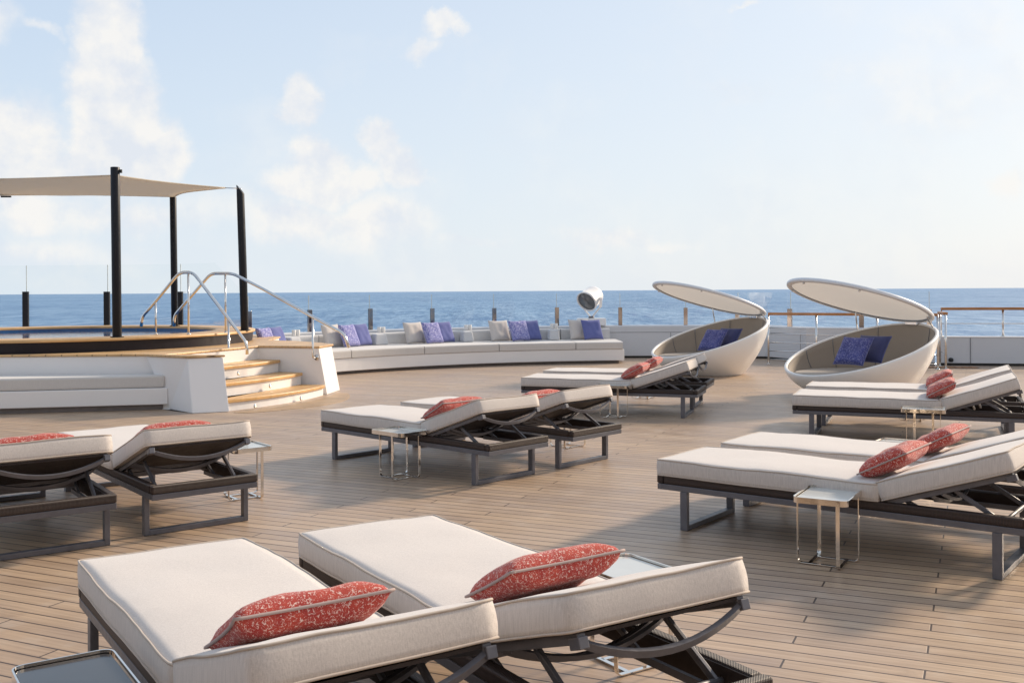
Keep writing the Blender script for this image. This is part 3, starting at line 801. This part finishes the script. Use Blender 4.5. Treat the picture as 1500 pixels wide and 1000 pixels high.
# sail posts
GP = 'black posts of the shade sail'
for px, py, tx, ty, r, lab in ((171.6, 494, 168.6, 245, .066, 'nearest black sail post, standing left of the handrails on the front of the tub rim'),
                           (256, 477.5, 253.5, 289, .064, 'farthest black sail post, between the two stair handrails'),
                           (358.5, 484, 352, 270.5, .066, 'black sail post at the right, slant cut top, leaning slightly left')):
    b = at_z(px, py, ZT); t = at_y(tx, ty, b.y); t.y += 0
    o = empty('sail_post', b, 0, lab, 'post', GP)
    h = t - b; mb = MB().tube([Vector((0, 0, 0)), h*.5, h], r, 24)
    if px > 300:
        top = max(v.z for v in mb.v)
        for v in mb.v:
            if v.z > top - .12: v.z -= max(0, (v.x - h.x + .066))*1.2
    mb.build('pole', M['post'], o, .006)
    MB().lathe([(r+.03, 0), (r+.03, .012), (r+.004, .014)], seg=24).build('base_collar', M['rubber'], o)
    if px < 200: MB().bar(h + Vector((.05, 0, -.06)), h + Vector((.10, 0, -.06)), .03, .05).build('bracket', M['rubber'], o)
# shade sail: four corners joined by slack edges
A = at_y(168, 257, 15.3); B = at_y(330, 275.3, 17.25); C = at_y(256, 288.3, 19.9); D = at_y(0, 286, 20.2); E = Vector((-10.2, 15.2, 3.32))
def sail_pt(u, v):
    # boundary quad with curved edges (u along front->back, v left->right)
    f = E.lerp(A, v) ; b_ = D.lerp(C, v)
    return f.lerp(b_, u)
corners = [E, A, B, C, D]
ctr = sum(corners, Vector()) / 5
N_E = 14; rings_n = 12; edge = []
for i in range(5):
    a, b = corners[i], corners[(i+1) % 5]
    for k in range(N_E):
        s = k / N_E; p = a.lerp(b, s); inw = (ctr - p); inw.z = 0; inw.normalize()
        edge.append(p + inw * (.28 * (b-a).length / 4.5) * 4*s*(1-s))
vs = [ctr + Vector((0, 0, .10))]; fs = []; m = len(edge)
for r in range(1, rings_n + 1):
    s = r / rings_n
    for p in edge:
        q = ctr.lerp(p, s); q.z += .10*(1-s*s) + noise.noise(q*.7)*.03
        vs.append(q)
for k in range(m): fs.append((0, 1+k, 1+(k+1) % m))
for r in range(rings_n - 1):
    for k in range(m):
        l = (k+1) % m; fs.append((1+r*m+k, 1+(r+1)*m+k, 1+(r+1)*m+l, 1+r*m+l))
sail = empty('shade_sail', (ctr.x, ctr.y, ctr.z), 0, 'beige fabric shade sail stretched over the hot tub between black posts', 'shade sail')
so_ = rel(MB().add(vs, fs, True), sail).build('canopy', M['sail'], sail)
sm = so_.modifiers.new('thick', 'SOLIDIFY'); sm.thickness = .006
rel(MB().tube([e for e in edge], .012, 6, closed=True), sail).build('hem', M['sail'], sail)
pt3 = at_y(353, 276, 17.25)
rel(MB().tube([B, pt3], .009, 6), sail).build('wire', M['inox'], sail)
rel(MB().tube([C, at_y(255, 292, 20.0)], .012, 6), sail).build('wire', M['inox'], sail)
rel(MB().bar(D + Vector((.02, 0, -.03)), D + Vector((.22, .0, -.03)), .03, .03), sail).build('corner_plate', M['rubber'], sail)

# stair handrails
GH = 'curved stainless handrails of the hot tub steps'
def proj(px, py, a, b):              # point of sight line in the vertical plane through plan points a, b
    d = ray(px, py); e = b - a; nrm = Vector((-e.y, e.x)); t = (nrm.dot(a)) / (nrm.x*d.x + nrm.y*d.y)
    return Vector((d.x*t, d.y*t, CAMZ + d.z*t))
def handrail(label, a, b, pts, posts_, cut=None):
    o = empty('handrail', (a.x, a.y, ZT), 0, label, 'handrail', GH)
    P = [proj(x, y, a, b) for x, y in pts]
    rel(MB().tube(smooth_path(P, .10, 7), .024, 14), o).build('rail', M['inox'], o)
    for (x0, y0), (x1, y1), brk in posts_:
        p, q = proj(x0, y0, a, b), proj(x1, y1, a, b); q = Vector((p.x, p.y, q.z))
        if brk:
            pp = smooth_path([p, q, q + V2(t_, 0)*brk], .05, 5)
            rel(MB().tube(pp, .017, 12), o).build('post', M['inox'], o)
            Mz = Matrix(((n_.x, 0, t_.x, 0), (n_.y, 0, t_.y, 0), (0, 1, 0, 0), (0, 0, 0, 1)))
            rel(MB().lathe([(.04, -.004), (.04, .008), (.03, .012)], c=q + V2(t_, 0)*brk, seg=18, M_=Mz), o).build('flange', M['inox'], o)
        else:
            rel(MB().tube([p, Vector((q.x, q.y, max(q.z, ZT)))], .017, 12).lathe([(.03, 0), (.03, .01), (.018, .02)], c=Vector((q.x, q.y, ZT)), seg=16), o).build('post', M['inox'], o)
    return o
aA = at_z(276, 490, ZT); aA = Vector((aA.x, aA.y)); aB = at_z(331, 486.5, ZT); aB = Vector((aB.x, aB.y)); aB -= t_*((aB - q_r0).dot(t_) + .045)
handrail('nearer stair handrail with a long slope ending at the white left stair wall', aA, aA + n_,
         [(206.8,478),(208.4,464),(228.4,440.8),(262.8,399),(283,399),(330.8,461.6),(361,502),(362,519)],
         [((228,442),(228,489),0), ((275.8,400),(276,491),0), ((334.8,467),(334.8,537),-.06)])
handrail('farther stair handrail sweeping down in front of the sofa cushions', aB, aB + n_,
         [(254.8,478),(255.6,462),(272,443),(309,400.5),(341,400.5),(390,425.6),(458,464),(504,488.5),(511,509)],
         [((330,401),(331,487),0), ((458,464),(458.4,524),.10)])

# ------------------------------------------------------------------ sun loungers
HX, HA = 1.49, R(19)
def back_pt(s, y, off): # point on back plane: s along from hinge, off above plane
    return Vector((HX + s*math.cos(HA) - off*math.sin(HA), y, .352 + s*math.sin(HA) + off*math.cos(HA)))
def make_lounger(sd0=0):
    L, W = 2.30, .72
    r = empty('sun_lounger')
    mb = MB()
    for y in (0, W-.035): mb.box((.035, y, .258), (L-.035, y+.035, .296))
    for x in (0, L-.035): mb.box((x, 0, .258), (x+.035, W, .296))
    mb.build('frame', M['steel'], r, .003)
    mb = MB()
    for y in (-.004, W-.046): mb.box((.046, y, .297), (L-.046, y+.05, .352))
    for x in (-.004, L-.046): mb.box((x, -.004, .297), (x+.05, W+.004, .352))
    mb.build('wicker_band', M['wicker'], r, .012, seg=3)
    mb = MB()
    for y in (.0465, W-.0525): mb.box((.05, y, .262), (L-.05, y+.006, .345))
    mb.build('inner_rail', M['dark_sling'], r)
    MB().box((.052, .054, .326), (HX+.01, W-.054, .343)).build('sling', M['dark_sling'], r)
    MB().box((HX-.02, .054, .285), (HX+.02, W-.054, .318)).build('crossbar', M['steel'], r, .003)
    for x in (.17, L-.21):
        mb = MB()
        mb.box((x, 0, .002), (x+.052, .034, .257)); mb.box((x, W-.034, .002), (x+.052, W, .257))
        mb.box((x, .034, .002), (x+.052, W-.034, .036))
        lg = mb.build('leg', M['steel'], r, .003)
    # raised back: rails, sling, bows, props
    mb = MB()
    for y in (.035, W-.035): mb.bar(back_pt(0, y, -.018), back_pt(.74, y, -.018), .03, .032, (0, 0, 1))
    mb.bar(back_pt(.02, .05, -.018), back_pt(.02, W-.05, -.018), .03, .028)
    for y in (.03, W-.03): mb.bar(back_pt(.70, y, -.03), back_pt(.755, y, -.03), .036, .036)
    mb.build('back_frame', M['steel'], r, .003)
    mb = MB(); vs = [back_pt(.0, .05, -.004), back_pt(.74, .05, -.004), back_pt(.74, W-.05, -.004), back_pt(.0, W-.05, -.004)]
    vs += [v + Vector((0, 0, -.012)) for v in vs]
    mb.add(vs, [(0,1,2,3),(7,6,5,4),(0,4,5,1),(1,5,6,2),(2,6,7,3),(3,7,4,0)]).build('back_sling', M['dark_sling'], r)
    for s, sag, rr in ((.735, .078, .012), (.34, .075, .010), (.28, .075, .010)):
        pts = []
        for k in range(15):
            t = k/14; y = .03 + (W-.06)*t; pts.append(back_pt(s, y, -.03 - sag*(1 - (2*t-1)**2)))
        mb = MB()
        for q in range(14): mb.bar(pts[q], pts[q+1] + (pts[q+1]-pts[q])*.06, rr*1.5, rr*2, (.3, 0, 1))
        mb.build('bow_bar', M['steel'], r)
    for y in (.085, W-.085):
        MB().bar(back_pt(.40, y, -.035), Vector((2.13, y, .300)), .018, .026).build('prop', M['steel'], r, .003)
        MB().bar(back_pt(.12, y-.02, -.03), Vector((1.78, y-.02, .285)), .016, .024).build('stay', M['steel'], r, .003)
        MB().box((1.62, y-.034+(.0 if y > .3 else -.0), .268), (2.17, y-.018, .296)).build('rack', M['steel'], r)
    MB().tube([(2.13, .06, .300), (2.13, W-.06, .300)], .013, 10).build('prop_bar', M['steel'], r)
    # cushions
    yo = -.01; Wc = .74
    mb, lt, lb = soft_block(HX - .006, Wc, .102, seed=3 + sd0)
    T = Matrix.Translation((-.005, yo, .353)); xform(mb, T)
    sc = mb.build('seat_cushion', M['cushion'], r)
    MB().tube([T @ p for p in lt], .0045, 6, True).tube([T @ p for p in lb], .0045, 6, True).build('piping', M['cushion_pipe'], sc)
    mb, lt, lb = soft_block(.755, Wc, .105, nx=20, seed=11 + sd0)
    T = Matrix.Translation((HX - .002, yo, .357)) @ Matrix.Rotation(-HA, 4, 'Y')
    xform(mb, T)
    # shear the hinge end so it closes on the seat cushion
    for v in mb.v:
        d = v.x - HX
        if d < .03: v.x += 0
    bc_ = mb.build('back_cushion', M['cushion'], r)
    MB().tube([T @ p for p in lt], .0045, 6, True).tube([T @ p for p in lb], .0045, 6, True).build('piping', M['cushion_pipe'], bc_)
    return r
GL = 'sun loungers set out in pairs on the deck'
protos = [make_lounger(17*q) for q in range(4)]
def yaw_of(u): return math.atan2(u[1], u[0])
# each: frame corner at the foot, near side; direction of the length
LO = {}
def place(key, corner, u, label):
    i = len(LO); o = protos[i % 4] if i < 4 else copy_tree(protos[(i*3) % 4])
    o.location = (corner[0], corner[1], 0); o.rotation_euler = (0, 0, yaw_of(u)); tag(o, label, 'sun lounger', GL)
    LO[key] = o; return o
def from_leg(p, u, s):           # ground point of a near-side leg at distance s from the foot end
    u = Vector(u).normalized(); return (p[0] - u.x*s, p[1] - u.y*s)
uN1, uN2 = Vector((.555, -.832)), Vector((.540, -.842))
place('N1', (-1.865, 4.362), uN1, 'nearest sun lounger at the bottom left, red cushion leaning on its backrest')
place('N2', (-1.016, 4.822), uN2, 'near sun lounger in the middle foreground, right neighbour of the nearest one')
uL2 = Vector((.615, -.788)).normalized(); uL1 = Vector((.585, -.811)).normalized()
vL1 = Vector((-uL1.y, uL1.x))
cL2 = from_leg((-3.638, 8.238), uL2, .17)
place('L2', cL2, uL2, 'sun lounger seen from its head end at the left, right one of the left pair')
hl = Vector((-2.572, 6.473)) - vL1*.72; place('L1', from_leg(hl, uL1, 2.12), uL1, 'sun lounger cut by the left edge of the photo, left one of the left pair')
uC1 = Vector((.721, -.693)).normalized(); uC2 = Vector((.735, -.678)).normalized()
place('C1', (-1.852, 9.826), uC1, 'middle sun lounger nearer the camera, small metal table at its left side')
place('C2', (-1.16, 10.56), uC2, 'middle sun lounger farther from the camera, behind the one with a metal table')
uM = Vector((.945, -.330)).normalized()
place('M1', (.111, 13.32), uM, 'nearer lounger of the far pair in front of the left white pod')
place('M2', (.43, 14.40), uM, 'farther lounger of the far pair in front of the left white pod')
uR = Vector((.79, -.613)).normalized()
place('R1', (.972, 6.86), uR, 'large right hand lounger nearest the camera with the near metal table beside it')
place('R2', (1.556, 7.60), uR, 'right hand lounger just behind the large near one, its foot end half hidden')
uS = Vector((.920, -.392)).normalized()
place('S1', (3.003, 10.92), uS, 'nearer lounger of the pair in front of the right white pod')
place('S2', (3.437, 11.92), uS, 'farther lounger of the pair, touching the view of the right white pod')
GR = 'coral red lumbar cushions on the loungers'
def red(key, lx, ly, z, label, tilt=31, dy=0, seed=0, roll=0):
    o = LO[key]; yaw = o.rotation_euler.z
    T = Matrix.Translation(o.location) @ Matrix.Rotation(yaw, 4, 'Z')
    loc = T @ Vector((lx, ly, z))
    # long axis across the lounger: pillow X = lounger Y
    return pillow('lumbar_cushion', label, 'cushion', M['red'], loc, yaw + math.pi/2 + R(dy), R(-tilt), (.51, .32, .128), M['red_pipe'], R(roll), GR, seed=seed)
for key, lx, ly, z, tilt, lab, dy in (('N1', 1.67, .33, .588, 30, 'red speckled cushion on the nearest lounger at the bottom left', 0), ('N2', 1.55, .35, .570, 28, 'red speckled cushion on the lounger in the middle foreground', 2),
        ('L1', 1.72, .34, .604, 21, 'red cushion whose top just shows at the left edge of the photo', 0), ('L2', 1.70, .34, .598, 21, 'red cushion whose top peeks over the raised backrest of the right lounger at left', 0),
        ('C1', 1.52, .33, .560, 28, 'red cushion on the nearer middle lounger', 0), ('C2', 1.56, .33, .556, 22, 'red cushion half hidden between the backrests of the middle pair', 0),
        ('M1', 1.46, .30, .556, 28, 'red cushion on the nearer lounger before the left pod', 0), ('M2', 1.46, .36, .556, 28, 'red cushion on the farther lounger before the left pod', 0),
        ('R1', 1.47, .32, .560, 28, 'red cushion with orange glow on the large right hand lounger', 0), ('R2', 1.46, .36, .560, 28, 'red cushion on the lounger just behind the large right hand one', 0),
        ('S1', 1.47, .32, .556, 28, 'red cushion on the nearer lounger before the right pod', 0), ('S2', 1.44, .36, .556, 28, 'red cushion on the farther lounger before the right pod', 0)):
    red(key, lx, ly, z, lab, tilt=tilt, dy=dy, seed=ord(key[0]) % 3 + int(key[1])*5)

# ------------------------------------------------------------------ side tables
def rrect(a, b, r, n=5):
    pts = []
    for cx, cy, s in ((a/2-r, b/2-r, 0), (-a/2+r, b/2-r, 1), (-a/2+r, -b/2+r, 2), (a/2-r, -b/2+r, 3)):
        for k in range(n+1):
            t = (s + k/n)*math.pi/2; pts.append(Vector((cx + r*math.cos(t), cy + r*math.sin(t))))
    return pts
def strip(path, w, th, wdir):     # bent flat strip
    pts = smooth_path(path, .03, 5); wdir = Vector(wdir); vs = []; fs = []
    for i, p in enumerate(pts):
        a = pts[max(0, i-1)]; b = pts[min(len(pts)-1, i+1)]; t = (b-a).normalized(); nr = t.cross(wdir).normalized()
        for x, y in ((-1,-1),(1,-1),(1,1),(-1,1)): vs.append(p + wdir*x*w/2 + nr*y*th/2)
    for i in range(len(pts)-1):
        for k in range(4):
            l = (k+1) % 4; fs.append((i*4+k, (i+1)*4+k, (i+1)*4+l, i*4+l))
    fs.append((3, 2, 1, 0)); e = (len(pts)-1)*4; fs.append((e, e+1, e+2, e+3))
    return MB().add(vs, fs)
def make_table():
    r = empty('side_table'); A_, B_ = .41, .30; zt = .40
    pl = rrect(A_-.012, B_-.012, .03)
    MB().prism(pl, zt-.012, zt-.004).build('tray_panel', M['tray'], r)
    MB().ringsweep(rrect(A_, B_, .035), [(0, zt-.026), (.006, zt-.026), (.006, zt+.008), (0, zt+.008)], closed=True).build('tray_rim', M['chrome'], r)
    h = .155; e = .135
    ex = .09
    # four bent strips in a pinwheel: each leg rises at the open end of a foot bar
    for k in range(4):
        Rm = Matrix.Rotation(k*math.pi/2, 4, 'Z')
        sx = 1.0
        path = [Rm @ Vector(p) for p in ((-.088, -.088, .006), (h, -.088, .006), (h, -.088, zt-.02))]
        path = [Vector((p.x, -p.y, p.z)) for p in path]
        # keep legs under the tray
        wd = Rm.to_3x3() @ Vector((0, 1, 0)); wd.y = -wd.y
        s = strip(path, .022, .006, wd)
        s.build('leg', M['chrome'], r, .001)
    return r
GT = 'small polished metal side tables beside the loungers'
t0 = make_table(); first = True
def table(x, y, yaw, label):
    o = copy_tree(t0)
    o.location = (x, y, 0.002); o.rotation_euler = (0, 0, yaw); tag(o, label, 'side table', GT); return o
aN = math.atan2(-.83, .555)
tn = table(-1.365, 3.16, aN, 'metal side table cut by the bottom left corner, dark grey tray')
for ch in tn.children:
    if ch.name.startswith('tray_panel'): ch.data = ch.data.copy(); ch.data.materials[0] = M['tray_dark']
table(.50, 4.36, aN, 'metal side table behind the head of the middle foreground lounger')
table(-.975, 8.75, yaw_of(uC1), 'metal side table standing beside the nearer middle lounger')
table(.56, 10.42, yaw_of(uC2), 'metal side table mostly hidden behind the farther middle lounger')
table(-2.11, 7.95, yaw_of(uL2), 'metal side table right of the head of the left pair')
table(1.27, 12.78, yaw_of(uM), 'slim metal side table beside the nearer lounger before the left pod')
table(1.93, 15.0, yaw_of(uM), 'metal side table glimpsed under the loungers before the left pod')
table(1.836, 5.935, R(60), 'metal side table with white tray beside the large right hand lounger')
table(3.03, 7.87, yaw_of(uR), 'metal side table whose tray corner shows behind the upper right red cushion')
table(4.07, 10.08, yaw_of(uS), 'slim metal side table beside the nearer lounger before the right pod')
table(4.85, 12.33, yaw_of(uS), 'metal side table whose feet show under the loungers before the right pod')
for ch in list(t0.children): bpy.data.objects.remove(ch)
bpy.data.objects.remove(t0)

# ------------------------------------------------------------------ cocoon pods
def make_pod():
    r = empty('pod_daybed'); n = 72
    RX, RY, R0 = 1.11, 1.06, .62
    def rimz(c): return .70 + .345*c*RX*.92
    def shell_pt(th, t, k=1.0, dz=0):
        c, s = math.cos(th), math.sin(th)
        f = 1 - (1-t)**1.75
        b = Vector((R0*c, R0*s, 0)); e = Vector((RX*c, RY*s, 0))
        p = b.lerp(e, f) * k; p.z = rimz(c)*t + dz
        return p
    ts = [0, .02, .06, .12, .2, .3, .4, .5, .6, .7, .8, .9, .97, 1.0]
    vs = []; fs = []
    for t in ts:
        for k in range(n): vs.append(shell_pt(2*math.pi*k/n, t))
    # rim roll
    for kk, dz in ((.990, .012), (.965, .014), (.955, .004), (.95, -.03)):
        for k in range(n): vs.append(shell_pt(2*math.pi*k/n, 1.0, kk, dz))
    m = len(ts) + 4
    for i in range(m-1):
        for k in range(n):
            l = (k+1) % n; fs.append((i*n+k, i*n+l, (i+1)*n+l, (i+1)*n+k))
    fs.append(tuple(range(n-1, -1, -1)))
    MB().add(vs, fs, True).build('shell', M['pod'], r)
    zs = .30
    def tz(th, z): return max(0.02, min(1, z / rimz(math.cos(th))))
    vs = []; fs = []
    rows = 9
    for j in range(rows):
        for k in range(n):
            th = 2*math.pi*k/n; t0_ = tz(th, zs) * .98; t = t0_ + (1.0 - t0_) * j/(rows-1)
            puf = .93 if j not in (0, rows-1) else .945
            p = shell_pt(th, t, puf - .012*math.sin(math.pi*j/(rows-1)), -.012 if j == rows-1 else 0); vs.append(p)
    for j in range(rows-1):
        for k in range(n):
            l = (k+1) % n; fs.append((j*n+k, (j+1)*n+k, (j+1)*n+l, j*n+l))
    MB().add(vs, fs, True).build('lining', M['taupe'], r)
    for th in (-.55, -1.25, .55, 1.25, 1.75):
        pts = [shell_pt(th, tz(th, zs+.07) + (1-tz(th, zs+.07))*q/8, .913) for q in range(9)]
        MB().tube(pts, .005, 5).build('lining_seam', M['groove'], r)
    # seat cushion
    sec = [shell_pt(2*math.pi*k/n, tz(2*math.pi*k/n, zs), .925) for k in range(n)]
    vs = []; fs = []
    for sc_, z in ((.0, .372), (.5, .370), (.9, .365), (.965, .355), (.985, .335), (.985, .26)):
        for p in sec: vs.append(Vector((p.x*sc_, p.y*sc_, z)))
    for i in range(5):
        for k in range(n):
            l = (k+1) % n; fs.append((i*n+k, (i+1)*n+k, (i+1)*n+l, i*n+l))
    MB().add(vs, fs, True).build('seat_cushion', M['taupe'], r)
    # lid
    slope = .292; zl = 1.095
    def lid_pt(rad, th, dz):
        x = 1.11*rad*math.cos(th); y = .95*rad*math.sin(th)
        return Vector((x, y, zl + (1.11 - x)*slope + dz))
    vs = []; fs = []; pr = [(.930, -.018), (.935, .008), (.955, .022), (.982, .020), (.997, .004), (1.0, -.015), (.999, -.030), (.988, -.038), (.955, -.039), (.935, -.036), (.930, -.030)]
    for rr, dz in pr:
        for k in range(n): vs.append(lid_pt(rr, 2*math.pi*k/n, dz))
    for i in range(len(pr)-1):
        for k in range(n):
            l = (k+1) % n; fs.append((i*n+k, (i+1)*n+k, (i+1)*n+l, i*n+l))
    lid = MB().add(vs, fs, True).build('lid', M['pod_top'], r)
    vs = [lid_pt(.934, 2*math.pi*k/n, -.015) for k in range(n)] + [lid_pt(0, 0, .004)]
    MB().add(vs, [(k, (k+1) % n, n) for k in range(n)], True).build('lid_translucent_sheet', M['pod_under'], lid)  # thin single sheet in place of a solid lid, to lighten the underside
    for th, x2, y2 in ((-.75, .95, -.50), (.95, .72, .80)):
        a = lid_pt(.9, th, -.03); b = Vector((x2, y2, rimz(x2/RX) + .0))
        MB().tube([a, b], .011, 8).build('gas_strut', M['inox'], r)
    MB().box((1.02, -.12, 1.03), (1.10, .12, 1.085)).build('hinge', M['inox'], r, .01)
    for th in (math.pi, math.pi*.72, math.pi*1.28):
        p = lid_pt(.95, th, -.04); MB().tube([p, p - Vector((0, 0, .025))], .015, 8).build('bumper', M['inox'], r)
    return r
GD = 'white clam shaped pod daybeds'
pod = make_pod(); pods = []
for (x, y, yaw, lab) in ((3.73, 19.25, R(25), 'left white clam shaped pod daybed, farther away'), (5.16, 15.1, R(25), 'right white clam shaped pod daybed, larger and nearer')):
    o = pod if not pods else copy_tree(pod)
    o.location = (x, y, 0); o.rotation_euler = (0, 0, yaw); tag(o, lab, 'daybed', GD); pods.append(o)
for nm, a, Ya, b, Yb in (('left', (1044, 498), 18.95, (1065, 496), 19.15), ('right', (1250, 514), 14.85, (1276, 511), 15.05)):
    pillow('scatter_cushion', 'patterned blue cushion, front one inside the %s pod' % nm, 'cushion', M['navy_print'], at_y(*a, Ya), R(-53), R(54), (.50, .48, .15), M['blue'], 0, 'blue cushions inside the pods', seed=1)
    pillow('scatter_cushion', 'plain navy cushion, rear one inside the %s pod' % nm, 'cushion', M['navy'], at_y(*b, Yb), R(-50), R(52), (.50, .48, .15), M['blue'], 0, 'blue cushions inside the pods', seed=2)

# ------------------------------------------------------------------ deckhouse closing the deck behind the camera
dh = empty('deckhouse', (0, -3.2, 0), 0, 'grey ship deckhouse with a band of dark windows facing the sun deck', 'deckhouse')
MB().box((-13.8, -1.6, 0), (13.8, 0, 1.0)).box((-13.8, -1.6, 2.9), (13.8, 0, 5.6)).build('wall', M['taupe_paint'], dh)
for i in range(12):
    x = -13.8 + i*2.3
    MB().box((x + .09, -.09, 1.0), (x + 2.21, -.05, 2.9)).build('window', M['skirt'], dh)
    MB().box((x - .09, -.12, 1.0), (x + .09, .0, 2.9)).build('mullion', M['bulwark'], dh)
MB().box((-13.8, .001, 3.1), (13.8, 1.5, 3.25)).build('canopy', M['white'], dh, .02)

scene.render.engine = 'CYCLES'
scene.cycles.use_denoising = True
scene.cycles.max_bounces = 8
scene.cycles.transparent_max_bounces = 16
